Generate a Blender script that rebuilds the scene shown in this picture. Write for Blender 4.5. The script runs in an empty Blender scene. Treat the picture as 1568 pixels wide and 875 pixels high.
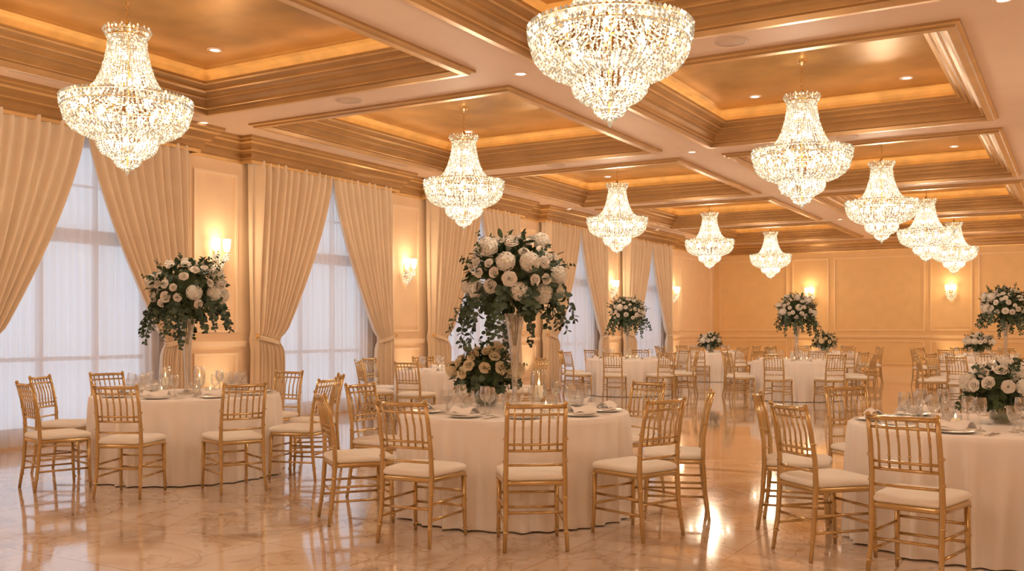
import bpy, math, random
from mathutils import Vector, Matrix
random.seed(7)
pi=math.pi
sc=bpy.context.scene
# ------------------------------------------------------------------ helpers
class MB:
    def __init__(s): s.v=[];s.f=[];s.m=[];s.s=[]
    def add(s,vs,fs,mat=0,sm=False,M=None):
        o=len(s.v)
        if M is not None: vs=[M@Vector(p) for p in vs]
        s.v.extend([tuple(p) for p in vs])
        for f in fs:
            s.f.append([i+o for i in f]); s.m.append(mat); s.s.append(sm)
    def box(s,a,b,mat=0,M=None):
        x0,y0,z0=a;x1,y1,z1=b
        s.add([(x0,y0,z0),(x1,y0,z0),(x1,y1,z0),(x0,y1,z0),(x0,y0,z1),(x1,y0,z1),(x1,y1,z1),(x0,y1,z1)],
          [(3,2,1,0),(4,5,6,7),(0,1,5,4),(1,2,6,5),(2,3,7,6),(3,0,4,7)],mat,False,M)
    def lathe(s,prof,n=24,mat=0,M=None,sm=True,cap=False):
        vs=[];fs=[]
        for r,z in prof:
            for i in range(n):
                a=2*pi*i/n; vs.append((r*math.cos(a),r*math.sin(a),z))
        for j in range(len(prof)-1):
            for i in range(n):
                k=(i+1)%n
                fs.append((j*n+i,j*n+k,(j+1)*n+k,(j+1)*n+i))
        if cap:
            fs.append(tuple(range(n))[::-1]); fs.append(tuple((len(prof)-1)*n+i for i in range(n)))
        s.add(vs,fs,mat,sm,M)
    def tube(s,pts,rad,n=8,mat=0,closed=False,M=None,cap=True):
        pts=[Vector(p) for p in pts]; N=len(pts)
        if not isinstance(rad,(list,tuple)): rad=[rad]*N
        vs=[];fs=[];up=None
        for i,p in enumerate(pts):
            if closed: t=pts[(i+1)%N]-pts[i-1]
            else: t=pts[min(i+1,N-1)]-pts[max(i-1,0)]
            t.normalize()
            if up is None:
                up=Vector((0,0,1)) if abs(t.z)<.9 else Vector((1,0,0))
            a=t.cross(up)
            if a.length<1e-5: a=t.cross(Vector((0,1,0)))
            a.normalize(); b=a.cross(t); b.normalize(); up=b
            for k in range(n):
                an=2*pi*k/n
                vs.append(p+a*(rad[i]*math.cos(an))+b*(rad[i]*math.sin(an)))
        R=N if closed else N-1
        for i in range(R):
            j=(i+1)%N
            for k in range(n):
                l=(k+1)%n
                fs.append((i*n+k,i*n+l,j*n+l,j*n+k))
        if cap and not closed:
            fs.append(tuple(range(n))[::-1]); fs.append(tuple((N-1)*n+k for k in range(n)))
        s.add(vs,fs,mat,True,M)
    def octa(s,p,r,mat=0,h=1.0,a=0.):
        x,y,z=p;c=math.cos(a)*r;d=math.sin(a)*r
        s.add([(x+c,y+d,z),(x-d,y+c,z),(x-c,y-d,z),(x+d,y-c,z),(x,y,z+r*h),(x,y,z-r*h)],
          [(0,1,4),(1,2,4),(2,3,4),(3,0,4),(1,0,5),(2,1,5),(3,2,5),(0,3,5)],mat)
    def ball(s,p,r,mat=0,n=10,m=6,sz=1.0):
        prof=[(max(1e-4,r*math.sin(pi*j/m)),-r*sz*math.cos(pi*j/m)) for j in range(m+1)]
        s.lathe(prof,n,mat,Matrix.Translation(p))
    def mesh(s,name,mats):
        me=bpy.data.meshes.new(name)
        me.from_pydata(s.v,[],s.f)
        for m in mats: me.materials.append(m)
        me.polygons.foreach_set('material_index',s.m)
        me.polygons.foreach_set('use_smooth',s.s)
        me.update()
        return me
    def obj(s,name,mats,loc=(0,0,0),rz=0,parent=None):
        return put(s.mesh(name,mats),name,loc,rz,parent)
def put(me,name,loc=(0,0,0),rz=0,parent=None,scale=1):
    o=bpy.data.objects.new(name,me); sc.collection.objects.link(o)
    o.location=loc;o.rotation_euler=(0,0,rz);o.scale=(scale,)*3
    if parent: o.parent=parent
    return o
def plight(name,loc,power,rad,col,parent=None):
    l=bpy.data.lights.new(name,'POINT'); l.energy=power;l.shadow_soft_size=rad;l.color=col
    o=bpy.data.objects.new(name,l); sc.collection.objects.link(o);o.location=loc
    if parent:o.parent=parent
    return o
# ------------------------------------------------------------------ materials
def mat(name):
    m=bpy.data.materials.new(name);m.use_nodes=True
    nt=m.node_tree; b=nt.nodes['Principled BSDF']; return m,nt,b
def N(nt,t,**k):
    n=nt.nodes.new(t)
    for a,v in k.items(): setattr(n,a,v)
    return n
def paint(name,col,rough=.6,metal=0,var=.06,scale=3,bump=0,bscale=60,coat=0,emi=None,es=0,objco=True,sheen=0):
    m,nt,b=mat(name)
    tc=N(nt,'ShaderNodeTexCoord'); no=N(nt,'ShaderNodeTexNoise'); no.inputs['Scale'].default_value=scale; no.inputs['Detail'].default_value=4
    nt.links.new(tc.outputs['Object'],no.inputs['Vector'])
    cr=N(nt,'ShaderNodeValToRGB'); c=col
    cr.color_ramp.elements[0].position=.3;cr.color_ramp.elements[1].position=.7
    cr.color_ramp.elements[0].color=(c[0]*(1-var),c[1]*(1-var),c[2]*(1-var),1)
    cr.color_ramp.elements[1].color=(min(1,c[0]*(1+var)),min(1,c[1]*(1+var)),min(1,c[2]*(1+var)),1)
    nt.links.new(no.outputs['Fac'],cr.inputs['Fac']); nt.links.new(cr.outputs['Color'],b.inputs['Base Color'])
    b.inputs['Roughness'].default_value=rough;b.inputs['Metallic'].default_value=metal
    b.inputs['Coat Weight'].default_value=coat
    b.inputs['Sheen Weight'].default_value=sheen
    if emi: b.inputs['Emission Color'].default_value=(*emi,1);b.inputs['Emission Strength'].default_value=es
    if bump:
        n2=N(nt,'ShaderNodeTexNoise');n2.inputs['Scale'].default_value=bscale
        nt.links.new(tc.outputs['Object'],n2.inputs['Vector'])
        bp=N(nt,'ShaderNodeBump');bp.inputs['Strength'].default_value=bump;bp.inputs['Distance'].default_value=.01
        nt.links.new(n2.outputs['Fac'],bp.inputs['Height']);nt.links.new(bp.outputs['Normal'],b.inputs['Normal'])
    return m
def emis(name,col,st,sample=True):
    m,nt,b=mat(name)
    b.inputs['Base Color'].default_value=(*col,1)
    b.inputs['Emission Color'].default_value=(*col,1);b.inputs['Emission Strength'].default_value=st
    if not sample: m.cycles.emission_sampling='NONE'
    return m
def randcol(name,c0,c1,rough=.6,trans=0.,spec=.5):
    m,nt,b=mat(name)
    g=N(nt,'ShaderNodeNewGeometry');cr=N(nt,'ShaderNodeValToRGB')
    cr.color_ramp.elements[0].color=(*c0,1);cr.color_ramp.elements[1].color=(*c1,1)
    nt.links.new(g.outputs['Random Per Island'],cr.inputs['Fac'])
    nt.links.new(cr.outputs['Color'],b.inputs['Base Color'])
    b.inputs['Roughness'].default_value=rough;b.inputs['Specular IOR Level'].default_value=spec
    if trans:
        t=N(nt,'ShaderNodeBsdfTranslucent');mx=N(nt,'ShaderNodeMixShader');mx.inputs[0].default_value=trans
        nt.links.new(cr.outputs['Color'],t.inputs['Color'])
        nt.links.new(b.outputs[0],mx.inputs[1]);nt.links.new(t.outputs[0],mx.inputs[2])
        nt.links.new(mx.outputs[0],nt.nodes['Material Output'].inputs['Surface'])
    return m
def thin(name,tint=(1,1,1),gl=.12):
    m,nt,b=mat(name); nt.nodes.remove(b)
    t=N(nt,'ShaderNodeBsdfTransparent');t.inputs[0].default_value=(*tint,1)
    g=N(nt,'ShaderNodeBsdfGlossy');g.inputs['Roughness'].default_value=.05
    lw=N(nt,'ShaderNodeLayerWeight');lw.inputs['Blend'].default_value=.4
    ma=N(nt,'ShaderNodeMath',operation='MULTIPLY_ADD');ma.inputs[1].default_value=.75;ma.inputs[2].default_value=gl;ma.use_clamp=True
    mx=N(nt,'ShaderNodeMixShader')
    nt.links.new(lw.outputs['Facing'],ma.inputs[0]);nt.links.new(ma.outputs[0],mx.inputs[0])
    nt.links.new(t.outputs[0],mx.inputs[1]);nt.links.new(g.outputs[0],mx.inputs[2])
    nt.links.new(mx.outputs[0],nt.nodes['Material Output'].inputs['Surface'])
    return m
WALL=paint('wall_paint',(.87,.62,.39),.55,var=.03)
WALLF=paint('far_wall_paint_dimmed',(.80,.51,.22),.5,var=.04)  # wall paint in deeper gold, light falloff down the room put into the colour
TRIM=paint('trim_paint',(.92,.70,.48),.45,var=.02)
TRIMF=paint('far_trim_paint_dimmed',(.88,.61,.32),.4,var=.02)  # trim paint deepened to match, same falloff painted in
SOFF=paint('soffit_paint',(.87,.65,.49),.6,var=.02)
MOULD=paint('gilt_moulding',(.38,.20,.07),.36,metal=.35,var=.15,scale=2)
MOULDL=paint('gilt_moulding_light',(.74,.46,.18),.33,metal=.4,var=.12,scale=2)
CGOLD=paint('gold_leaf_ceiling',(.46,.255,.08),.30,metal=.55,var=.30,scale=1.3,bump=.15,bscale=5)
COVE=paint('cove_paint',(.70,.44,.16),.5,var=.16,scale=4)
COVEL=emis('cove_led',(1,.66,.30),2.8)
DRAPE=paint('drape_fabric',(.82,.65,.47),.75,var=.04,bump=.1,bscale=250,sheen=.2)
GOLDCH=paint('gold_chair_lacquer',(.58,.39,.165),.22,metal=.7,var=.08,coat=.45)
CUSH=paint('cushion_fabric',(.94,.91,.87),.8,var=.02,bump=.1,bscale=300)
CLOTH=paint('table_linen',(.96,.92,.91),.75,var=.012,bump=.08,bscale=400,sheen=.25)
GOLDM=paint('gilded_brass',(.80,.54,.24),.25,metal=1,var=.05)
WHITE=paint('white_frame_paint',(.80,.70,.66),.5,var=.01)
CHINA=paint('china',(.92,.89,.85),.15,var=.01)
SILVER=paint('silver',(.85,.8,.72),.18,metal=1,var=.02)
WAX=paint('wax',(.93,.84,.70),.5,var=.01,emi=(1,.6,.25),es=.15)  # faint emission painted in for candlelight glowing through the wax
FLAME=emis('flame',(1,.62,.25),8,False)
BULB=emis('bulb_glow',(1,.86,.62),14,False)
SHADE=emis('sconce_glow',(1,.80,.50),3,False)
DLIGHT=emis('downlight_lens',(1,.9,.75),4,False)
DARK=paint('vent_dark',(.30,.19,.12),.7)
SPK=paint('speaker_grille',(.66,.49,.36),.6)
GLASS=thin('thin_glass',(.97,.98,.98),.18)
PANE=thin('window_pane',(.95,.97,1),.03)
ROSE=randcol('rose_petals',(.92,.84,.76),(.97,.94,.90),.6,.2)
ROSEW=randcol('warm_rose_petals',(.90,.74,.46),(.95,.86,.66),.6,.2)
HYD=randcol('hydrangea_petals',(.86,.82,.73),(.96,.94,.90),.7,.15)
LEAF=randcol('leaf_green',(.014,.032,.016),(.06,.10,.045),.5,.12,.3)
EUC=randcol('eucalyptus_leaf',(.028,.055,.04),(.10,.155,.11),.55,.12,.3)
STEM=paint('stem_green',(.13,.18,.07),.6)
# crystal beads, sparkle painted in as random emission per bead
m,nt,b=mat('crystal_beads');CRY=m
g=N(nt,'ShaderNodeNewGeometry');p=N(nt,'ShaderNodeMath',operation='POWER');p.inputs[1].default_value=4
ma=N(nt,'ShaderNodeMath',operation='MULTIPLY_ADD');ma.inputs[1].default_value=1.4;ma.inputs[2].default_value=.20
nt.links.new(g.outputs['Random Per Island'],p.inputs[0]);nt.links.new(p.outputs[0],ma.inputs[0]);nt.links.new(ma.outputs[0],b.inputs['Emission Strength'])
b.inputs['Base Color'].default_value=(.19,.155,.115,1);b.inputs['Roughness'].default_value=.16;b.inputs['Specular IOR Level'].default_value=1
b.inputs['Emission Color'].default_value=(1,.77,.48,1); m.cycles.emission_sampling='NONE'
# sheer
m,nt,b=mat('sheer_voile');SHEER=m;nt.nodes.remove(b)
t=N(nt,'ShaderNodeBsdfTranslucent');t.inputs[0].default_value=(.92,.90,.91,1)
d=N(nt,'ShaderNodeBsdfDiffuse');d.inputs[0].default_value=(.85,.83,.82,1)
tr=N(nt,'ShaderNodeBsdfTransparent');a=N(nt,'ShaderNodeMixShader');a.inputs[0].default_value=.3
c=N(nt,'ShaderNodeMixShader');c.inputs[0].default_value=.3
nt.links.new(t.outputs[0],a.inputs[1]);nt.links.new(d.outputs[0],a.inputs[2]);nt.links.new(a.outputs[0],c.inputs[1]);nt.links.new(tr.outputs[0],c.inputs[2])
nt.links.new(c.outputs[0],nt.nodes['Material Output'].inputs['Surface'])
# floor marble
m,nt,b=mat('marble_floor');FLOOR=m
tc=N(nt,'ShaderNodeTexCoord')
n1=N(nt,'ShaderNodeTexNoise');n1.inputs['Scale'].default_value=1.0;n1.inputs['Detail'].default_value=9;n1.inputs['Distortion'].default_value=1.5
cr=N(nt,'ShaderNodeValToRGB');e=cr.color_ramp.elements
e[0].position=.36;e[0].color=(.54,.41,.32,1);e[1].position=.60;e[1].color=(.86,.73,.64,1)
x=e.new(.46);x.color=(.74,.60,.50,1)
n2=N(nt,'ShaderNodeTexNoise');n2.inputs['Scale'].default_value=1.0;n2.inputs['Detail'].default_value=7;n2.inputs['Distortion'].default_value=3
vr=N(nt,'ShaderNodeValToRGB');e=vr.color_ramp.elements
e[0].position=.475;e[0].color=(1,1,1,1);e[1].position=.525;e[1].color=(1,1,1,1);x=e.new(.5);x.color=(.62,.52,.44,1)
mu=N(nt,'ShaderNodeMix',data_type='RGBA',blend_type='MULTIPLY');mu.inputs['Factor'].default_value=.85
br=N(nt,'ShaderNodeTexBrick');br.offset=0;br.inputs['Scale'].default_value=1;br.inputs['Brick Width'].default_value=.92;br.inputs['Row Height'].default_value=.92
br.inputs['Mortar Size'].default_value=.006;br.inputs['Color1'].default_value=(1,1,1,1);br.inputs['Color2'].default_value=(.92,.91,.90,1);br.inputs['Mortar'].default_value=(.62,.54,.47,1)
mu2=N(nt,'ShaderNodeMix',data_type='RGBA',blend_type='MULTIPLY');mu2.inputs['Factor'].default_value=1
L=nt.links.new
for q in (n1,n2,br): L(tc.outputs['Object'],q.inputs['Vector'])
L(n1.outputs['Fac'],cr.inputs['Fac']);L(n2.outputs['Fac'],vr.inputs['Fac'])
L(cr.outputs['Color'],mu.inputs['A']);L(vr.outputs['Color'],mu.inputs['B']);L(mu.outputs['Result'],mu2.inputs['A']);L(br.outputs['Color'],mu2.inputs['B'])
sp=N(nt,'ShaderNodeSeparateXYZ');L(tc.outputs['Object'],sp.inputs[0])
prev=None
for yy,w in ((9.25,.07),(16.9,.13)):
    c_=N(nt,'ShaderNodeMath',operation='COMPARE');c_.inputs[1].default_value=yy;c_.inputs[2].default_value=w;L(sp.outputs['Y'],c_.inputs[0])
    if prev is None: prev=c_
    else:
        ad=N(nt,'ShaderNodeMath',operation='MAXIMUM');L(prev.outputs[0],ad.inputs[0]);L(c_.outputs[0],ad.inputs[1]);prev=ad
gt=N(nt,'ShaderNodeMath',operation='GREATER_THAN');gt.inputs[1].default_value=-6.4;L(sp.outputs['X'],gt.inputs[0])
mm=N(nt,'ShaderNodeMath',operation='MULTIPLY');L(gt.outputs[0],mm.inputs[0]);L(prev.outputs[0],mm.inputs[1])
mi=N(nt,'ShaderNodeMix',data_type='RGBA');mi.inputs['B'].default_value=(.07,.035,.012,1)
L(mm.outputs[0],mi.inputs['Factor']);L(mu2.outputs['Result'],mi.inputs['A']);L(mi.outputs['Result'],b.inputs['Base Color'])
rr=N(nt,'ShaderNodeMapRange');rr.inputs['To Min'].default_value=.05;rr.inputs['To Max'].default_value=.13
L(n1.outputs['Fac'],rr.inputs['Value']);L(rr.outputs[0],b.inputs['Roughness'])
b.inputs['Specular IOR Level'].default_value=.8;b.inputs['Coat Weight'].default_value=.7;b.inputs['Coat Roughness'].default_value=.04
# ------------------------------------------------------------------ camera frame maths (real metres)
YAW=math.radians(30.4);CS,SN=math.cos(YAW),math.sin(YAW)
def W(lat,z): return (-SN*z+CS*lat, CS*z+SN*lat)
cam=bpy.data.cameras.new('camera');co=bpy.data.objects.new('camera',cam);sc.collection.objects.link(co)
co.location=(0,0,1.38);co.rotation_euler=(pi/2,0,YAW);cam.sensor_width=36;cam.lens=34.12;cam.shift_y=.043;cam.clip_end=200
sc.camera=co
# ------------------------------------------------------------------ room shell
XL,XR,YN,YF,ZC,ZI=-10.6,4.6,-3.0,31.4,4.15,4.6
mb=MB();mb.add([(XL,YN,0),(XR,YN,0),(XR,YF,0),(XL,YF,0)],[(0,1,2,3)]);mb.obj('floor',[FLOOR])
rows=[(-2.1,2.45),(3.35,8.65),(9.55,14.0),(14.93,19.38),(20.3,24.75),(25.67,30.12)]
cols=[(-9.55,-5.68),(-4.78,-1.03),(-.1,3.65)]
mb=MB()
gx=[XL]+[v for c in cols for v in c]+[XR];gy=[YN]+[v for r in rows for v in r]+[YF]
for i in range(len(gx)-1):
    for j in range(len(gy)-1):
        if i%2==1 and j%2==1: continue
        mb.add([(gx[i],gy[j],ZC),(gx[i+1],gy[j],ZC),(gx[i+1],gy[j+1],ZC),(gx[i],gy[j+1],ZC)],[(3,2,1,0)],0)
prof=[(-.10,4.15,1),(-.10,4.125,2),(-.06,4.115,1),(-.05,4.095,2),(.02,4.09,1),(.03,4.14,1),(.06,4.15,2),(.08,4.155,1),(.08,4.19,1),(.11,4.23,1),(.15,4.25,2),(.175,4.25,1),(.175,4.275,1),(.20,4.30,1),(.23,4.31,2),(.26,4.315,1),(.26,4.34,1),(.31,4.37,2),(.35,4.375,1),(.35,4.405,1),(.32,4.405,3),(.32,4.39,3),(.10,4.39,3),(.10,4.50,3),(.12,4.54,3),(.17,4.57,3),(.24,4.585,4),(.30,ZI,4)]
led=MB()
for (x0,x1) in cols:
    for (y0,y1) in rows:
        def ring(d,z): return [(x0+d,y0+d,z),(x1-d,y0+d,z),(x1-d,y1-d,z),(x0+d,y1-d,z)]
        for k in range(len(prof)-1):
            a=ring(prof[k][0],prof[k][1]);b_=ring(prof[k+1][0],prof[k+1][1])
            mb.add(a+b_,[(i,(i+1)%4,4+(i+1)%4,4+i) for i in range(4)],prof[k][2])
        mb.add(ring(.30,ZI),[(3,2,1,0)],4)
        a=ring(.17,4.398);b_=ring(.21,4.398)
        led.add(a+b_,[(i,(i+1)%4,4+(i+1)%4,4+i) for i in range(4)],0)
mb.obj('ceiling',[SOFF,MOULD,MOULDL,COVE,CGOLD])
led.obj('cove_light_strip',[COVEL])
# left wall with openings
wc=[-1.45+4.48*i for i in range(7)]   # window centres
HW=1.68;OW=1.15;OT=3.72;OB=.08
mb=MB();T=.25
ys=[YN];
for c in wc: ys+= [c-OW,c+OW]
ys.append(YF)
for k in range(len(ys)-1):
    if k%2==0: mb.box((XL-T,ys[k],0),(XL,ys[k+1],ZC+.1))
    else:
        mb.box((XL-T,ys[k],OT),(XL,ys[k+1],ZC+.1));mb.box((XL-T,ys[k],0),(XL,ys[k+1],OB))
mb.obj('wall_left',[WALL])
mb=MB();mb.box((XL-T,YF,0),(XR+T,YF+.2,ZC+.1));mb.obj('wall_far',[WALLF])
mb=MB();mb.box((XR,YN,0),(XR+.2,YF,ZC+.1));mb.obj('wall_right',[WALL])
mb=MB();mb.box((XL-T,YN-.2,0),(XR+T,YN,ZC+.1));mb.obj('wall_near',[WALL])
# windows
for i,c in enumerate(wc):
    mb=MB();x0,x1=XL-.16,XL-.09
    f=.07
    mb.box((x0,c-OW,OB),(x1,c-OW+f,OT));mb.box((x0,c+OW-f,OB),(x1,c+OW,OT))
    mb.box((x0,c-OW+f,OT-f),(x1,c+OW-f,OT));mb.box((x0,c-OW+f,OB),(x1,c+OW-f,OB+.14))
    mb.box((x0-.01,c-OW+f,2.45),(x1+.02,c+OW-f,2.62))
    for yy in (-.38,.38): mb.box((x0,c+yy-.03,OB+.14),(x1,c+yy+.03,2.45));mb.box((x0,c+yy-.02,2.62),(x1,c+yy+.02,OT-f))
    mb.box((x0+.01,c-OW+f,3.15),(x1-.01,c+OW-f,3.18));mb.box((x0+.01,c-OW+f,1.0),(x1-.01,c+OW-f,1.05))
    mb.add([(x0+.03,c-OW,OB),(x0+.03,c+OW,OB),(x0+.03,c+OW,OT),(x0+.03,c-OW,OT)],[(0,1,2,3)],1)
    mb.obj('window_%d'%(i+1),[WHITE,PANE])
# crown moulding with breaks over windows
def crown(name,prof,breaks,mats,b=.2):
    mb=MB();rowsv=[]
    for d,z,_ in prof:
        r=[(XL+d,YN)]
        for c in breaks:
            y0,y1=c-HW-.06,c+HW+.06
            r+=[(XL+d,y0-d),(XL+b+d,y0-d),(XL+b+d,y1+d),(XL+d,y1+d)]
        r.append((XL+d,YF));rowsv.append([(x,y,z) for x,y in r])
    n=len(rowsv[0])
    for k in range(len(prof)-1):
        mb.add(rowsv[k]+rowsv[k+1],[(i,i+1,n+i+1,n+i) for i in range(n-1)],prof[k][2])
    return mb.obj(name,mats)
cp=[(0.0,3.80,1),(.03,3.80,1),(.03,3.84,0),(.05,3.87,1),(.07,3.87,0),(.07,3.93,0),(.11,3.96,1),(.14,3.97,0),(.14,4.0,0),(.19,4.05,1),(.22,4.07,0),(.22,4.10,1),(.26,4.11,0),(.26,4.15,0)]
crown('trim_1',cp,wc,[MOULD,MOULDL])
def straight(name,pts,axis,lo,hi,flip,mats):
    mb=MB();a=[];b=[]
    for d,z,_ in pts:
        if axis=='x': a.append((lo,YF-d,z));b.append((hi,YF-d,z))
        elif axis=='r': a.append((XR-d,lo,z));b.append((XR-d,hi,z))
        else: a.append((lo,YN+d,z));b.append((hi,YN+d,z))
    n=len(a)
    for k in range(n-1): mb.add([a[k],b[k],b[k+1],a[k+1]],[(0,1,2,3)],pts[k][2])
    mb.obj(name,mats)
straight('trim_2',cp,'x',XL,XR,0,[MOULD,MOULDL]);straight('trim_3',cp,'r',YN,YF,0,[MOULD,MOULDL]);straight('trim_4',cp,'n',XL,XR,0,[MOULD,MOULDL])
# panel mouldings
def frameL(mb,y0,y1,z0,z1,w=.035,t=.025):
    for a,b_ in (((y0,z0),(y1,z0+w)),((y0,z1-w),(y1,z1)),((y0,z0+w),(y0+w,z1-w)),((y1-w,z0+w),(y1,z1-w))):
        mb.box((XL,a[0],a[1]),(XL+t,b_[0],b_[1]))
mb=MB()
piers=[(wc[i]+HW+.02,wc[i+1]-HW-.02) for i in range(len(wc)-1)]+[(wc[-1]+HW+.02,YF)]
for a,b_ in piers:
    if b_-a<1.5: segs=[(a+.14,b_-.14)]
    else: segs=[(a+.14,a+1.0),(a+1.15,b_-.3)]
    for s0,s1 in segs:
        frameL(mb,s0,s1,1.34,3.62);frameL(mb,s0,s1,.32,1.04)
    mb.box((XL,a,1.13),(XL+.045,b_,1.18));mb.box((XL,a,1.18),(XL+.06,b_,1.21))
mb.obj('trim_5',[TRIM])
mb=MB()
for a,b_ in piers: mb.box((XL,a,0),(XL+.03,b_,.2));mb.box((XL,a,.2),(XL+.02,b_,.23))
mb.obj('baseboard_left',[TRIM])
def frameF(mb,x0,x1,z0,z1,w=.04,t=.03):
    for a,b_ in (((x0,z0),(x1,z0+w)),((x0,z1-w),(x1,z1)),((x0,z0+w),(x0+w,z1-w)),((x1-w,z0+w),(x1,z1-w))):
        mb.box((a[0],YF-t,a[1]),(b_[0],YF,b_[1]))
mb=MB()
fx=[(-10.4,-8.15),(-8.0,-6.86),(-6.7,-4.05),(-3.9,-2.76),(-2.6,.2),(.35,1.5),(1.65,4.4)]
for a,b_ in fx:
    frameF(mb,a,b_,1.34,3.62);frameF(mb,a,b_,.32,1.04)
mb.box((XL,YF-.045,1.13),(XR,YF,1.18));mb.box((XL,YF-.06,1.18),(XR,YF,1.21))
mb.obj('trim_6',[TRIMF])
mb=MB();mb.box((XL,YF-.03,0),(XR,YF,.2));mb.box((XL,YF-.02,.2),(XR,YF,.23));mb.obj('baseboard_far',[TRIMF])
# ------------------------------------------------------------------ curtains
def drape(s,seed):
    rnd=random.Random(seed);mb=MB();NU,NV=132,56;nf=11
    ph=[rnd.uniform(-.5,.5) for _ in range(nf+1)]
    vs=[];H=3.86;zt=1.22
    for j in range(NV+1):
        z=H-(H-.015)*j/NV
        if z>zt:
            t=(H-z)/(H-zt);w=1.67-1.15*t**1.4;amp=.055-.010*t
            out=.03*t**3
        else:
            t=(zt-z)/zt;w=.52+.06*(1-math.exp(-4*t));amp=.045;out=.03*(1-t)
        tie=math.exp(-((z-zt)/.10)**2)
        w*=1-.13*tie; amp*=1-.35*tie
        for i in range(NU+1):
            a=i/NU
            k=a*nf; ki=int(min(k,nf-1)); p_=ph[ki]*(1-(k-ki))+ph[min(ki+1,nf)]*(k-ki)
            y=s*(HW-out-w*a)
            wave=math.cos(2*pi*k+p_*.9*(H-z)/H*2)
            wave=math.copysign(abs(wave)**.75,wave)
            x=amp*wave+.018*math.sin(2*pi*k*.37+p_*3+z*1.1)*(1-tie)
            if z>H-.12: x*=.75
            x-=.17*math.exp(-a*NU/2.5)
            vs.append((x,y,z))
    fs=[]
    n=NU+1
    for j in range(NV):
        for i in range(NU): fs.append((j*n+i,j*n+i+1,(j+1)*n+i+1,(j+1)*n+i))
    mb.add(vs,fs,0,True)
    pts=[(.066*math.cos(a),s*(HW-.03-.225)+.235*math.sin(a),zt+.05*math.sin(a)*s) for a in [2*pi*k/28 for k in range(28)]]
    for dz in (-.02,0,.02): mb.tube([(x,y,z+dz) for x,y,z in pts],.011,6,0,True)
    mb.ball((.03,s*(HW-.03),zt+.06),.035,1,10,6)
    return mb.mesh('curtain_drape',[DRAPE,GOLDM])
DR=[drape(1,3),drape(-1,5)]
def sheer():
    mb=MB();NU=420;vs=[]
    for j,z in enumerate((3.84,2.6,1.3,.03)):
        for i in range(NU+1):
            a=i/NU;y=-1.5+3.0*a
            vs.append((.028*math.sin(2*pi*a*26+.4*j*math.sin(a*9))+.01*math.sin(2*pi*a*11+j),y,z))
    n=NU+1
    mb.add(vs,[(j*n+i,j*n+i+1,(j+1)*n+i+1,(j+1)*n+i) for j in range(3) for i in range(NU)],0,True)
    return mb.mesh('sheer_curtain',[SHEER])
SH=sheer()
for c in wc:
    for d_ in DR: put(d_,'curtain_drape',(XL+.20,c,0))
    put(SH,'sheer_curtain',(XL+.065,c,0))
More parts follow.
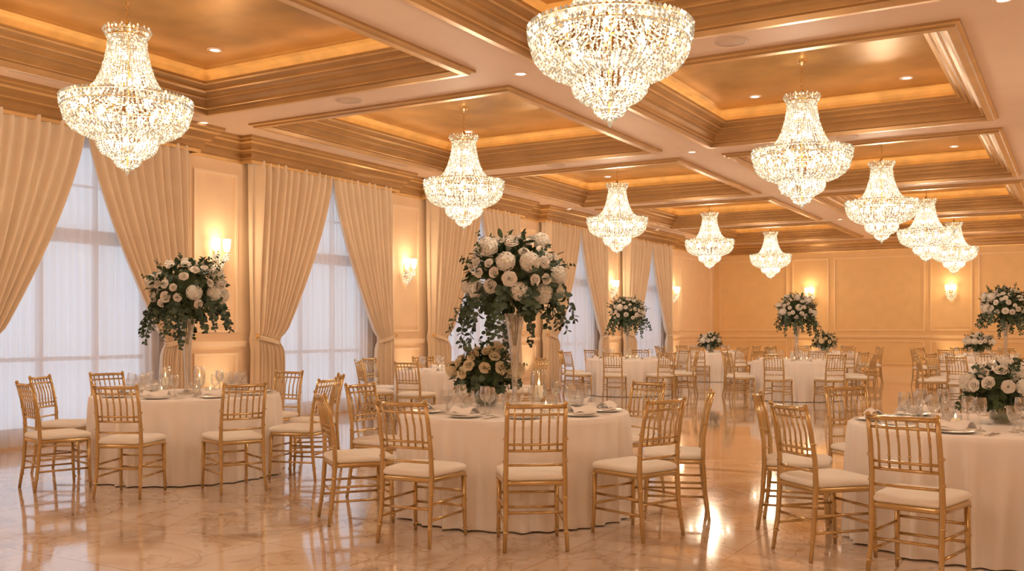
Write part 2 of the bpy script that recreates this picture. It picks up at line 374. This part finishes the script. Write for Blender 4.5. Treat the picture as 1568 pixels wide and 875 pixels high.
# ------------------------------------------------------------------ chandelier
def chandelier():
    mb=MB();rnd=random.Random(2)
    def interp(pr,t):
        L_=[0]
        for i in range(1,len(pr)): L_.append(L_[-1]+math.dist(pr[i],pr[i-1]))
        d=t*L_[-1]
        for i in range(1,len(pr)):
            if d<=L_[i]+1e-9:
                u=(d-L_[i-1])/(L_[i]-L_[i-1]);return (pr[i-1][0]+(pr[i][0]-pr[i-1][0])*u,pr[i-1][1]+(pr[i][1]-pr[i-1][1])*u)
        return pr[-1]
    def strings(pr,ns,sp,r,off=0):
        tot=sum(math.dist(pr[i],pr[i-1]) for i in range(1,len(pr)));nb=int(tot/sp)
        for k in range(ns):
            a=2*pi*(k+off)/ns
            for q in range(nb+1):
                R,z=interp(pr,q/nb)
                mb.octa((R*math.cos(a),R*math.sin(a),z),r*rnd.uniform(.85,1.15),0,1.1,rnd.random()*1.6)
    def ringb(R,z,n,r,h=1.1):
        for k in range(n):
            a=2*pi*k/n;mb.octa((R*math.cos(a),R*math.sin(a),z),r,0,h,a)
    def ringt(R,z,r): mb.tube([(R*math.cos(2*pi*k/40),R*math.sin(2*pi*k/40),z) for k in range(40)],r,6,1,True)
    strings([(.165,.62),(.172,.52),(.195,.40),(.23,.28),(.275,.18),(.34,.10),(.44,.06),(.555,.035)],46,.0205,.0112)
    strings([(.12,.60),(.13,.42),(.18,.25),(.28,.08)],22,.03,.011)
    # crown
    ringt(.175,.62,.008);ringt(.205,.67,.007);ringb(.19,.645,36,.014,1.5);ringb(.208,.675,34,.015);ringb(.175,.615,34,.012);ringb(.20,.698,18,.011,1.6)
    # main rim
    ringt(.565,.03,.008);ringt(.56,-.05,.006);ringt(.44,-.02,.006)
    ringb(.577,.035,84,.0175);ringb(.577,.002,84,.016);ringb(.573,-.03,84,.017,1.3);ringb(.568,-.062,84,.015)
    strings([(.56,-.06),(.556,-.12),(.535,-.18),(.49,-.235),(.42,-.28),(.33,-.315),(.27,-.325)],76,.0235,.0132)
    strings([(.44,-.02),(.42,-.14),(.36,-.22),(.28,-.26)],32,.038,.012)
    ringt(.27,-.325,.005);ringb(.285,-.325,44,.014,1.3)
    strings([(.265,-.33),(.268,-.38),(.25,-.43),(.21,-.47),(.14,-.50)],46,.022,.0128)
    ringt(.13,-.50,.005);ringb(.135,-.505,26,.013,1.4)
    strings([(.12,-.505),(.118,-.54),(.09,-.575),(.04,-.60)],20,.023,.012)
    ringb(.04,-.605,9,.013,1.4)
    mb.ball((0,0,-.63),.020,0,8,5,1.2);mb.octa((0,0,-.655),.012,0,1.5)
    # stem, chain, canopy
    mb.lathe([(.012,-.6),(.012,-.3),(.03,-.25),(.012,-.2),(.012,.2),(.035,.26),(.012,.32),(.012,.66),(.05,.70),(.02,.75),(.008,.78)],10,1)
    for k in range(8):
        a=pi*2*k/8
        mb.tube([(0,0,.66),(.12*math.cos(a),.12*math.sin(a),.70),(.205*math.cos(a),.205*math.sin(a),.67)],.004,5,1)
        mb.tube([(.01*math.cos(a),.01*math.sin(a),.0),(.3*math.cos(a),.3*math.sin(a),-.04),(.565*math.cos(a),.565*math.sin(a),.0)],.005,5,1)
    zt=ZI-3.48
    z=.765;k=0
    while z<zt-.05:
        pts=[(.011*math.cos(a)*(k%2),.011*math.cos(a)*((k+1)%2),z+.018+.022*math.sin(a)) for a in [2*pi*i/8 for i in range(8)]]
        mb.tube(pts,.0035,4,1,True)
        z+=.034;k+=1
    mb.lathe([(.001,zt-.065),(.02,zt-.06),(.03,zt-.045),(.065,zt-.02),(.07,zt)],18,1)
    # bulbs
    for R,z,n in ((.46,-.06,10),(.27,-.10,6),(.15,-.38,5),(.10,.22,4),(.08,.46,3)):
        for k in range(n):
            a=2*pi*(k+.3)/n;q=(R*math.cos(a),R*math.sin(a),z)
            mb.ball(q,.027,2,8,6,1.5);mb.lathe([(.011,-.07),(.011,-.03)],8,1,Matrix.Translation(q))
    return mb.mesh('chandelier',[CRY,GOLDM,BULB])
CH=chandelier()
posC=[]
for ci,x in enumerate((-7.70,-2.88,1.8)):
    for ri,y in enumerate((.2,6.05,11.75,17.12,22.5,27.8)):
        if ri==1: x_,y_=((-7.66,5.98),(-2.88,6.28),(1.8,6.1))[ci]
        else: x_,y_=x,y
        posC.append((x_,y_))
WARM=(1,.775,.55)
for x,y in posC:
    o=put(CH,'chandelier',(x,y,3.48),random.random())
    plight('lamp_upper',(0,0,.22),26,.12,WARM,o)
    plight('lamp_lower',(0,0,-.16),(90 if y<3 else 72),.22,WARM,o)
# ------------------------------------------------------------------ sconces
def sconce():
    mb=MB()  # local: wall at x=0, projecting +x
    mb.box((0,-.05,-.16),(.02,.05,.12),1);mb.lathe([(.001,0),(.05,.005),(.055,.02),(.02,.035),(.001,.04)],16,1,Matrix.Rotation(pi/2,4,'Y'))
    for s in (-1,1):
        mb.tube([(.02,0,-.02),(.06,s*.05,-.07),(.11,s*.09,-.06),(.12,s*.10,-.02)],.007,6,1)
        M=Matrix.Translation((.12,s*.10,0))
        mb.lathe([(.03,-.02),(.035,-.01),(.012,0),(.012,.05)],12,1,M)
        mb.lathe([(.035,.03),(.05,.10),(.058,.20)],16,2,M);mb.lathe([(.001,.205),(.04,.206),(.058,.20)],16,2,M)
        for k in range(14):
            a=2*pi*k/14
            for q in range(4): mb.octa((.12+.04*math.cos(a)*(1-q*.15),s*.10+.04*math.sin(a)*(1-q*.15),-.02-q*.025),.009,0,1.3,a)
    for k in range(22):
        a=-pi/2+pi*k/21
        for q in range(8):
            R=.14*(1-(q/9)**2);mb.octa((.02+R*.9*math.cos(a),R*math.sin(a),-.05-q*.026),.0105,0,1.2,a)
    mb.octa((.05,0,-.28),.02,0,1.5)
    return mb.mesh('wall_sconce',[CRY,GOLDM,SHADE])
SC=sconce()
sconL=[c+HW+.56 for c in wc[:-1]]+[wc[-1]+HW+.55]
SW=(1,.68,.38)
mb=MB();mb.lathe([(.001,.02),(.05,.02),(.055,.0),(.06,0),(.06,.11),(.05,.115),(.048,.10),(.001,.10)],18,0);mb.lathe([(.001,.102),(.047,.102)],16,1)
for s in (-1,1): mb.box((s*.065-.004,-.012,0),(s*.065+.004,.012,.07),0)
UP=mb.mesh('floor_uplight',[MOULD,SHADE])
def uplight(x,y,tx,ty):
    o=put(UP,'floor_uplight',(x,y,0))
    l=bpy.data.lights.new('uplight_lamp','SPOT');l.energy=22;l.color=(1,.74,.45);l.spot_size=math.radians(62);l.spot_blend=1;l.shadow_soft_size=.03
    s=bpy.data.objects.new('uplight_lamp',l);sc.collection.objects.link(s);s.parent=o;s.location=(0,0,.13)
    s.rotation_euler=Vector((tx-x,ty-y,1.02)).to_track_quat('-Z','Y').to_euler()
for y in sconL:
    o=put(SC,'wall_sconce',(XL,y,2.46));plight('lamp',(.25,0,.14),8,.08,SW,o)
    uplight(XL+.42,y,XL,y)
for x in (-7.43,-3.33,.92):
    o=put(SC,'wall_sconce',(x,YF,2.5),-pi/2);plight('lamp',(.25,0,.14),11,.08,SW,o)
    uplight(x,YF-.42,x,YF)
# ------------------------------------------------------------------ ceiling fittings
mb=MB();mb.lathe([(.001,-.002),(.055,-.002)],20,0);mb.lathe([(.055,-.002),(.06,-.010),(.085,-.008),(.09,0)],20,1)
DL=mb.mesh('recessed_downlight',[DLIGHT,SOFF])
mb=MB();mb.lathe([(.001,-.008),(.13,-.008),(.15,0)],24,0);mb.lathe([(.13,-.010),(.155,-.010),(.16,0)],24,0)
SPM=mb.mesh('ceiling_speaker',[SPK])
for y in (2.9,9.1,14.46,19.84,25.2,30.75):
    for x in (-10.12,-5.23,-.56,4.1): put(DL,'recessed_downlight',(x,y,ZC))
    for x in (-7.62,-2.9,1.8): put(SPM,'ceiling_speaker',(x,y,ZC))
for (x0,x1) in cols:
    for (y0,y1) in rows:
        cx=(x0+x1)/2
        for sx in (-1,1):
            for yy in (y0+.75,y1-.75): put(DL,'recessed_downlight',(cx+sx*.98,yy,ZI))
mb=MB();mb.box((-.04,-1.3,-.004),(.04,1.3,0),0)
for k in (-.05,-.015,.015,.05): mb.box((k-.004,-1.32,-.008),(k+.004,1.32,0),1)
VM=mb.mesh('air_vent',[DARK,SOFF])
for c in wc: put(VM,'air_vent',(-9.86,c,ZC))
# ------------------------------------------------------------------ chair (origin floor centre, faces +Y, back at -Y)
def chair():
    mb=MB();hw=.185
    for s in (-1,1):
        # back post / rear leg
        mb.tube([(s*(hw+.012),-.245,0),(s*hw,-.215,.22),(s*hw,-.20,.44),(s*(hw-.002),-.205,.60),(s*(hw-.004),-.235,.78),(s*(hw-.004),-.27,.915)],[.013,.016,.018,.016,.015,.014],8,0)
        mb.ball((s*(hw-.004),-.272,.922),.016,0,8,5)
        # front leg
        mb.tube([(s*(hw+.012),.215,0),(s*(hw+.008),.205,.2),(s*(hw+.006),.20,.42)],[.012,.016,.018],8,0)
        for z in (.05,.24,.40): # bamboo nodes
            mb.lathe([(.015,-.008),(.0205,0),(.015,.008)],8,0,Matrix.Translation((s*(hw+.009),.205+(.012 if z<.1 else 0),z)))
        for z,y in ((.12,-.228),(.33,-.208),(.56,-.203),(.70,-.22)):
            mb.lathe([(.015,-.008),(.021,0),(.015,.008)],8,0,Matrix.Translation((s*(hw+.002),y,z)))
        # side stretchers
        for z in (.17,.27): mb.tube([(s*(hw+.004),-.215,z),(s*(hw+.009),.205,z)],.0095,6,0)
    for z in (.20,.30): mb.tube([(-hw,.207,z),(hw,.207,z)],.0095,6,0)
    mb.tube([(-hw,-.213,.24),(hw,-.213,.24)],.0095,6,0)
    # seat frame
    def rr(w,d0,d1,wb,z,n=5,r=.045):
        pts=[]
        for cx,cy,a0 in ((w-r,d1-r,0),(-(w-r),d1-r,pi/2),(-(wb-r),d0+r,pi),(wb-r,d0+r,3*pi/2)):
            for k in range(n+1):
                a=a0+pi/2*k/n;pts.append((cx+r*math.cos(a),cy+r*math.sin(a),z))
        return pts
    def slab(levels,mat):
        vs=[];n=None
        for (gr,z) in levels:
            q=rr(.215+gr,-.215-gr,.225+gr,.195+gr,z);n=len(q);vs+=q
        fs=[(j*n+i,j*n+(i+1)%n,(j+1)*n+(i+1)%n,(j+1)*n+i) for j in range(len(levels)-1) for i in range(n)]
        fs.append(tuple(range(n))[::-1]);fs.append(tuple((len(levels)-1)*n+i for i in range(n)))
        mb.add(vs,fs,mat,True)
    slab([(-.008,.405),(.0,.412),(.0,.432),(-.006,.438)],0)
    slab([(-.012,.438),(-.001,.446),(.003,.462),(-.004,.478),(-.03,.490),(-.09,.496)],1)
    # back rails (slightly bowed)
    def rail(z,y,r,bow=.018):
        mb.tube([(-hw,y,z),(-hw*.5,y-bow*.8,z),(0,y-bow,z),(hw*.5,y-bow*.8,z),(hw,y,z)],r,7,0)
    rail(.905,-.268,.0145);rail(.855,-.255,.009);rail(.665,-.213,.009);rail(.625,-.207,.010);rail(.535,-.202,.009,.012)
    for k in range(6):
        x=(k-2.5)*.054
        mb.tube([(x,-.222,.625),(x,-.236,.76),(x,-.282,.90)],.0068,6,0)
        for z,y in ((.70,-.232),(.81,-.252)): mb.lathe([(.006,-.006),(.0105,0),(.006,.006)],6,0,Matrix.Translation((x,y,z)))
    return mb.mesh('dining_chair',[GOLDCH,CUSH])
CHM=chair()
# ------------------------------------------------------------------ table
def table(seed):
    rnd=random.Random(seed);mb=MB();n=360;R=.872
    # individual soft pleats at irregular angles
    pl=[];a=0
    while a<2*pi-.1:
        w=rnd.uniform(.10,.24);pl.append((a,w,rnd.uniform(.45,1.0),rnd.uniform(-.06,.06)));a+=w
    sc_=2*pi/a
    levels=[(.76,.02),(.76,.5),(.76,.96),(.758,.985),(.750,1.0)]
    vs=[];rowsn=0
    for z,f in levels:
        for i in range(n):
            a=2*pi*i/n;vs.append((R*f*math.cos(a),R*f*math.sin(a),z))
        rowsn+=1
    for j in range(1,21):
        t=j/20;z=.75-.742*t
        for i in range(n):
            th=2*pi*i/n;w=0
            for (a0,wd,am,dr) in pl:
                c_=(a0+wd/2)*sc_+dr*t;d_=(th-c_+pi)%(2*pi)-pi;w+=am*math.exp(-(d_/(wd*.27))**2)
            r=R-.012*t+.075*t**.6*w
            vs.append((r*math.cos(th),r*math.sin(th),z))
        rowsn+=1
    fs=[(j*n+i,j*n+(i+1)%n,(j+1)*n+(i+1)%n,(j+1)*n+i) for j in range(rowsn-1) for i in range(n)]
    fs.append(tuple(range(n)))
    mb.add(vs,fs,0,True)
    return mb.mesh('dining_table',[CLOTH])
TB=[table(1),table(4)]
# ------------------------------------------------------------------ flowers
def basis(nrm):
    nrm=Vector(nrm).normalized();q=Vector((0,0,1)).rotation_difference(nrm);return q.to_matrix().to_4x4()
def rose(mb,p,nrm,r,rnd,mat=0):
    M=Matrix.Translation(p)@basis(nrm)@Matrix.Rotation(rnd.random()*6,4,'Z')
    for (r0,r1,h1,n,wd) in ((.03,.16,.62,3,1.3),(.08,.36,.60,4,.95),(.15,.60,.46,5,.80),(.2,.84,.26,5,.82),(.25,1.0,.02,6,.70)):
        for k in range(n):
            a0=2*pi*k/n+r1*3+rnd.uniform(-.1,.1);vs=[];NS,NT=4,4
            for j in range(NT+1):
                t=j/NT
                for i in range(NS+1):
                    s=-1+2*i/NS;te=t*(1-.22*s*s)
                    rho=r*(r0+(r1-r0)*te**.9+.05*s*s*(1-te));h=r*(-.35+(h1+.35)*math.sin(te*1.75))-r*.10*max(0,te-.75)*4*(r1>.5)
                    a=a0+s*wd*(.5+.5*min(1,te*1.5))
                    vs.append((rho*math.cos(a),rho*math.sin(a),h))
            fs=[(j*(NS+1)+i,j*(NS+1)+i+1,(j+1)*(NS+1)+i+1,(j+1)*(NS+1)+i) for j in range(NT) for i in range(NS)]
            mb.add(vs,fs,mat,True,M)
def hydr(mb,p,nrm,r,rnd,mat=1):
    M=Matrix.Translation(p)@basis(nrm)
    mb.lathe([(max(1e-4,.8*r*math.sin(pi*j/6)),-.8*r*math.cos(pi*j/6)) for j in range(7)],10,mat,M)
    n=75
    for i in range(n):
        z=1-1.55*i/n;a=i*2.39996;q=math.sqrt(max(0,1-z*z));d=Vector((q*math.cos(a),q*math.sin(a),z))
        B=M@Matrix.Translation(d*r*rnd.uniform(.9,1.03))@basis(d+Vector((rnd.uniform(-.3,.3),rnd.uniform(-.3,.3),0)))@Matrix.Rotation(rnd.random()*3,4,'Z')
        s=r*.26
        for k in range(4):
            c_,e_=math.cos(k*pi/2),math.sin(k*pi/2)
            def T_(x,y,z): return (x*c_-y*e_,x*e_+y*c_,z)
            mb.add([T_(0,0,-.1*s),T_(.5*s,-.4*s,.12*s),T_(s,0,.0),T_(.5*s,.4*s,.12*s)],[(0,1,2,3)],mat,True,B)
def leaf(mb,p,d,up,l,w,mat):
    d=Vector(d).normalized();s=d.cross(Vector(up))
    if s.length<1e-3: s=d.cross(Vector((1,0,0)))
    s.normalize();u=s.cross(d);p=Vector(p)
    P=lambda a,b,c:p+d*(a*l)+s*(b*w)+u*(c*w)
    mb.add([P(0,0,0),P(.25,.42,.1),P(.6,.5,.12),P(.88,.25,.0),P(1,0,-.12),P(.88,-.25,.0),P(.6,-.5,.12),P(.25,-.42,.1),P(.5,0,-.04)],
      [(0,8,2,1),(8,4,3,2),(0,7,6,8),(8,6,5,4)],mat,True)
def branch(mb,p0,d0,L_,rnd,droop,mat=3,lw=.036):
    p=Vector(p0);d=Vector(d0).normalized();pts=[p.copy()];st=.026 if lw<.05 else .032;n=int(L_/st)
    for i in range(n):
        d=(d+Vector((rnd.uniform(-.08,.08),rnd.uniform(-.08,.08),-droop+rnd.uniform(-.04,.04)))).normalized()
        p=p+d*st;pts.append(p.copy())
        s=d.cross(Vector((0,0,1)))
        if s.length<.1: s=Vector((rnd.uniform(-1,1),rnd.uniform(-1,1),0))
        s.normalize();s=Matrix.Rotation(i*1.2,3,d)@s
        w=lw*(1-.45*i/n)
        for q in (-1,1):
            dd=(s*q+d*.5+Vector((rnd.uniform(-.3,.3),)*3)).normalized()
            # leaf blades face outward/upward so they read as round eucalyptus coins
            leaf(mb,p,dd,Vector((d0[0],d0[1],.2))+Vector((rnd.uniform(-.5,.5),rnd.uniform(-.5,.5),rnd.uniform(-.3,.5))),w*1.15,w,mat)
    mb.tube(pts,.0022,4,4)
def bouquet(mb,c,R,sz,rnd,nfl,zmin,frmin=.05,frmax=.078,down=14,dl=.3,up=12):
    c=Vector(c)
    # foliage core
    for i in range(420):
        z=rnd.uniform(-1,1);a=rnd.random()*2*pi;q=math.sqrt(1-z*z);d=Vector((q*math.cos(a),q*math.sin(a),z))
        p=c+Vector((d.x*R,d.y*R,d.z*R*sz))*rnd.uniform(.50,.92)
        leaf(mb,p,d+Vector((rnd.uniform(-.7,.7),rnd.uniform(-.7,.7),rnd.uniform(-.8,.3))),(rnd.uniform(-1,1),rnd.uniform(-1,1),1),R*rnd.uniform(.16,.28),R*rnd.uniform(.08,.14),2)
    mb.ball(c,R*.62,2,14,8,sz)
    placed=[]
    for i in range(nfl*40):
        if len(placed)>=nfl: break
        z=rnd.uniform(zmin,1);a=rnd.random()*2*pi;q=math.sqrt(1-z*z);d=Vector((q*math.cos(a),q*math.sin(a),z))
        fr=rnd.uniform(frmin,frmax);p=c+Vector((d.x*R,d.y*R,d.z*R*sz))*rnd.uniform(.84,.98)
        if any((p-a_).length<(fr+b_)*.96 for a_,b_ in placed): continue
        placed.append((p,fr))
        if fr>frmax*.88: hydr(mb,p,d,fr*1.12,rnd)
        else: rose(mb,p,d+Vector((rnd.uniform(-.2,.2),rnd.uniform(-.2,.2),.1)),fr,rnd)
    for i in range(up):
        z=rnd.uniform(.0,.95);a=rnd.random()*2*pi;q=math.sqrt(1-z*z);d=Vector((q*math.cos(a),q*math.sin(a),z))
        branch(mb,c+Vector((d.x*R,d.y*R,d.z*R*sz))*.72,d+Vector((0,0,.3)),R*rnd.uniform(.45,.62),rnd,.03,rnd.choice((3,3,2)),.036)
    for i in range(down):
        z=rnd.uniform(-.75,-.15);a=2*pi*i/down+rnd.uniform(-.2,.2);q=math.sqrt(1-z*z);d=Vector((q*math.cos(a),q*math.sin(a),z))
        branch(mb,c+Vector((d.x*R,d.y*R,d.z*R*sz))*.75,Vector((d.x,d.y,-.5)),dl*rnd.uniform(.55,1.1),rnd,.14,rnd.choice((3,3,2)),.060 if R>.3 else .045)
def tall(seed):
    rnd=random.Random(seed);mb=MB()
    # trumpet vase
    mb.lathe([(.001,.0),(.085,.0),(.09,.008),(.05,.022),(.022,.05),(.018,.10),(.024,.22),(.034,.40),(.048,.56),(.075,.70),(.085,.72)],24,5)
    mb.lathe([(.001,.06),(.014,.10),(.020,.22),(.030,.40),(.044,.56),(.07,.70)],24,5)
    for k in range(7):
        a=k*.9;mb.tube([(.012*math.cos(a),.012*math.sin(a),.48),(.02*math.cos(a+1),.02*math.sin(a+1),.55),(.05*math.cos(a),.05*math.sin(a),.78)],.004,5,4)
    bouquet(mb,(0,0,1.0),.37,.86,rnd,60,-.5,.038,.068,20,.42,16)
    return mb.mesh('tall_floral_centerpiece',[ROSE,HYD,LEAF,EUC,STEM,GLASS])
def low(seed,warm=False):
    rnd=random.Random(seed);mb=MB()
    mb.lathe([(.001,0),(.06,0),(.085,.03),(.09,.08),(.075,.13)],20,5);mb.lathe([(.001,.01),(.055,.01),(.08,.04),(.07,.12)],20,4)
    bouquet(mb,(0,0,.24),.24,.66,rnd,26,-.1,.036,.058,10,.15,8)
    return mb.mesh('low_floral_centerpiece',[ROSEW if warm else ROSE,ROSEW if warm else HYD,LEAF,EUC,STEM,GLASS])
TALL=[tall(11),tall(23)];LOW=[low(5,True),low(9)]
# ------------------------------------------------------------------ tableware
mb=MB();gp=[(.001,.0),(.034,.0),(.036,.003),(.010,.010),(.0045,.03),(.0045,.085),(.012,.095),(.032,.115),(.040,.145),(.039,.175),(.034,.205)]
mb.lathe(gp,18,0);GL=mb.mesh('wine_glass',[GLASS])
mb=MB();mb.lathe([(.001,.0),(.030,.0),(.033,.003),(.012,.012),(.006,.03),(.008,.05),(.030,.075),(.042,.11),(.043,.16)],18,0);mb.lathe([(.001,.078),(.028,.079),(.040,.11),(.001,.111)],16,0)
WG=mb.mesh('water_goblet',[GLASS])
mb=MB();mb.lathe([(.001,.002),(.08,.002),(.10,.008),(.135,.016),(.137,.018),(.10,.013),(.08,.006),(.001,.006)],32,0)
PL=mb.mesh('dinner_plate',[CHINA])
mb=MB()
vs=[];n=12
for j in range(5):
    for i in range(n+1):
        a=i/n;x=-.11+.22*a;y=(-.06+.12*j/4)*(1-.15*math.sin(pi*a));vs.append((x,y,.012+.040*math.sin(pi*j/4)+.010*math.sin(7*a+j)))
mb.add(vs,[(j*(n+1)+i,j*(n+1)+i+1,(j+1)*(n+1)+i+1,(j+1)*(n+1)+i) for j in range(4) for i in range(n)],0,True)
mb.box((-.105,-.05,.0),(.105,.05,.012),0)
NP=mb.mesh('folded_napkin',[CLOTH])
mb=MB()
for x,w in ((.0,.010),(.025,.009)):
    mb.box((x-.004,-.10,.001),(x+.004,.04,.004),0);mb.box((x-w,.04,.001),(x+w,.06,.004),0)
    for q in (-1,-.33,.33,1): mb.box((x+q*w*.8-.0014,.06,.001),(x+q*w*.8+.0014,.10,.004),0)
CU=mb.mesh('cutlery',[SILVER])
mb=MB();mb.lathe([(.001,0),(.03,0),(.036,.01),(.040,.065)],16,0);mb.lathe([(.001,.004),(.030,.004),(.032,.04),(.001,.042)],14,1);mb.lathe([(.001,.045),(.006,.052),(.004,.064),(.0005,.072)],8,2)
VO=mb.mesh('votive_candle',[GLASS,WAX,FLAME])
mb=MB();mb.lathe([(.001,0),(.055,0),(.06,.01),(.055,.02),(.012,.03),(.010,.09),(.02,.10),(.055,.13),(.062,.20),(.058,.29),(.05,.32)],20,0)
mb.lathe([(.001,.115),(.03,.116),(.03,.20),(.001,.203)],16,1);mb.lathe([(.001,.206),(.008,.216),(.005,.232),(.0005,.244)],8,2)
HU=mb.mesh('hurricane_candle_holder',[GLASS,WAX,FLAME])
# ------------------------------------------------------------------ layout
def mk_table(c,k,chairs,full,tallc=None,lowc=None,rz=0,hur=()):
    """c=(lat,z) centre, chairs=list of (dlat,dz) of chair-back position relative to centre"""
    X,Y=W(*c)
    put(TB[k%2],'dining_table',(X,Y,0),rz)
    lx=ly=None;occ=[]
    for (l,z,s_) in hur:
        hx,hy=W(l,z);put(HU,'hurricane_candle_holder',(hx,hy,.7605),0,None,s_);occ.append((hx,hy,.13))
    if tallc is not None: occ.append((X,Y,.14))
    if lowc is not None:
        lx,ly=W(c[0]+lowc[1],c[1]+lowc[2]);put(LOW[lowc[0]],'low_floral_centerpiece',(lx,ly,.7605),lowc[3],scale=lowc[4])
    def free(px,py,r=.36,own=.0):
        if any(math.hypot(px-a,py-b)<q+own for a,b,q in occ): return False
        return lx is None or math.hypot(px-lx,py-ly)>r*lowc[4]
    for (dl,dz) in chairs:
        r=max(1.37,math.hypot(dl,dz));s=r/math.hypot(dl,dz)
        wx,wy=W(c[0]+dl*s,c[1]+dz*s);dx,dy=X-wx,Y-wy;L_=math.hypot(dx,dy);dx/=L_;dy/=L_
        ang=math.atan2(-dx,dy)+random.uniform(-.06,.06)
        put(CHM,'dining_chair',(wx+dx*.16,wy+dy*.16,0),ang)
        th=math.atan2(-dy,-dx)   # seat direction from table centre
        def P(r_,off): 
            a=th+off;return (X+r_*math.cos(a),Y+r_*math.sin(a))
        if full:
            px,py=P(.70,0)
            if free(px,py,.42):
                put(PL,'dinner_plate',(px,py,.760),0)
                put(NP,'folded_napkin',(px,py,.7795),th+pi/2+random.uniform(-.3,.3))
            px,py=P(.72,.27)
            if free(px,py): put(CU,'cutlery',(px,py,.761),th+pi/2)
            for (r_,of,me,nm) in ((.52,.17,GL,'wine_glass'),(.42,-.02,GL,'wine_glass'),(.52,-.19,WG,'water_goblet')):
                px,py=P(r_,of)
                if free(px,py): put(me,nm,(px,py,.7605))
        else:
            px,py=P(.50,.12)
            if free(px,py): put(GL,'wine_glass',(px,py,.7605))
            px,py=P(.72,0);put(NP,'folded_napkin',(px,py,.7605),th+pi/2)
    if tallc is not None: put(TALL[tallc[0]],'tall_floral_centerpiece',(X,Y,.7605),tallc[1],scale=tallc[2] if len(tallc)>2 else 1)
    rr=.24 if full else .2
    for k2 in range(4):
        a=k2*pi/2+.5+random.uniform(-.2,.2)
        px,py=X+rr*math.cos(a),Y+rr*math.sin(a)
        if free(px,py,.34): put(VO,'votive_candle',(px,py,.7605))
def circ(n,off,r=1.34): return [(r*math.cos(off+2*pi*i/n),r*math.sin(off+2*pi*i/n)) for i in range(n)]
# centre table
mk_table((.02,7.45),0,[(.12,-1.365),(-.68,-1.18),(-1.23,-.43),(-1.15,.62),(.90,-.98),(1.30,-.25),(1.08,.88)],True,(0,.4,1.03),(0,-.23,.40,0,1.2),hur=[(.20,7.22,1)])
# left table
mk_table((-3.13,9.35),1,[(-.07,-1.30),(.81,-1.08),(1.30,-.36),(1.28,.46),(.63,1.2),(-1.07,.85),(-1.34,.12),(-.93,-.94)],True,(1,1.2,1.0),hur=[(-3.25,9.10,.85),(-2.93,9.10,.85)])
# right table
mk_table((3.12,6.35),0,[(-.98,-1.12),(-1.34,-.41),(-1.26,.5),(-.42,1.28),(.9,1.0),(1.35,0),(.9,-1.0),(0,-1.35)],True,None,(1,.12,.05,1.0,1.02),rz=1.3)
# farther tables
mk_table((-.91,14.9),1,circ(8,.4),False)
mk_table((2.45,20.6),0,circ(8,-1.9),False,(1,2.0,1.0))
mk_table((5.63,19.2),1,circ(8,-1.35),False,(0,3.0,1.0))
mk_table((8.75,17.2),0,circ(8,-1.8),False,(1,4.0,1.05))
mk_table((5.35,26.2),1,circ(8,-1.2),False,None,(1,0,0,0,1.3))
mk_table((8.25,25.6),0,circ(8,-1.5),False,None,(0,0,0,1,1.3))
mk_table((11.0,22.9),1,circ(8,-1.7),False,None,(1,0,0,2,1.3))
# ------------------------------------------------------------------ world + view
w=bpy.data.worlds.new('world');sc.world=w;w.use_nodes=True
bg=w.node_tree.nodes['Background'];bg.inputs[0].default_value=(.86,.90,1,1);bg.inputs[1].default_value=.76
sc.view_settings.view_transform='Standard';sc.view_settings.look='None';sc.view_settings.exposure=.60;sc.view_settings.gamma=1.12
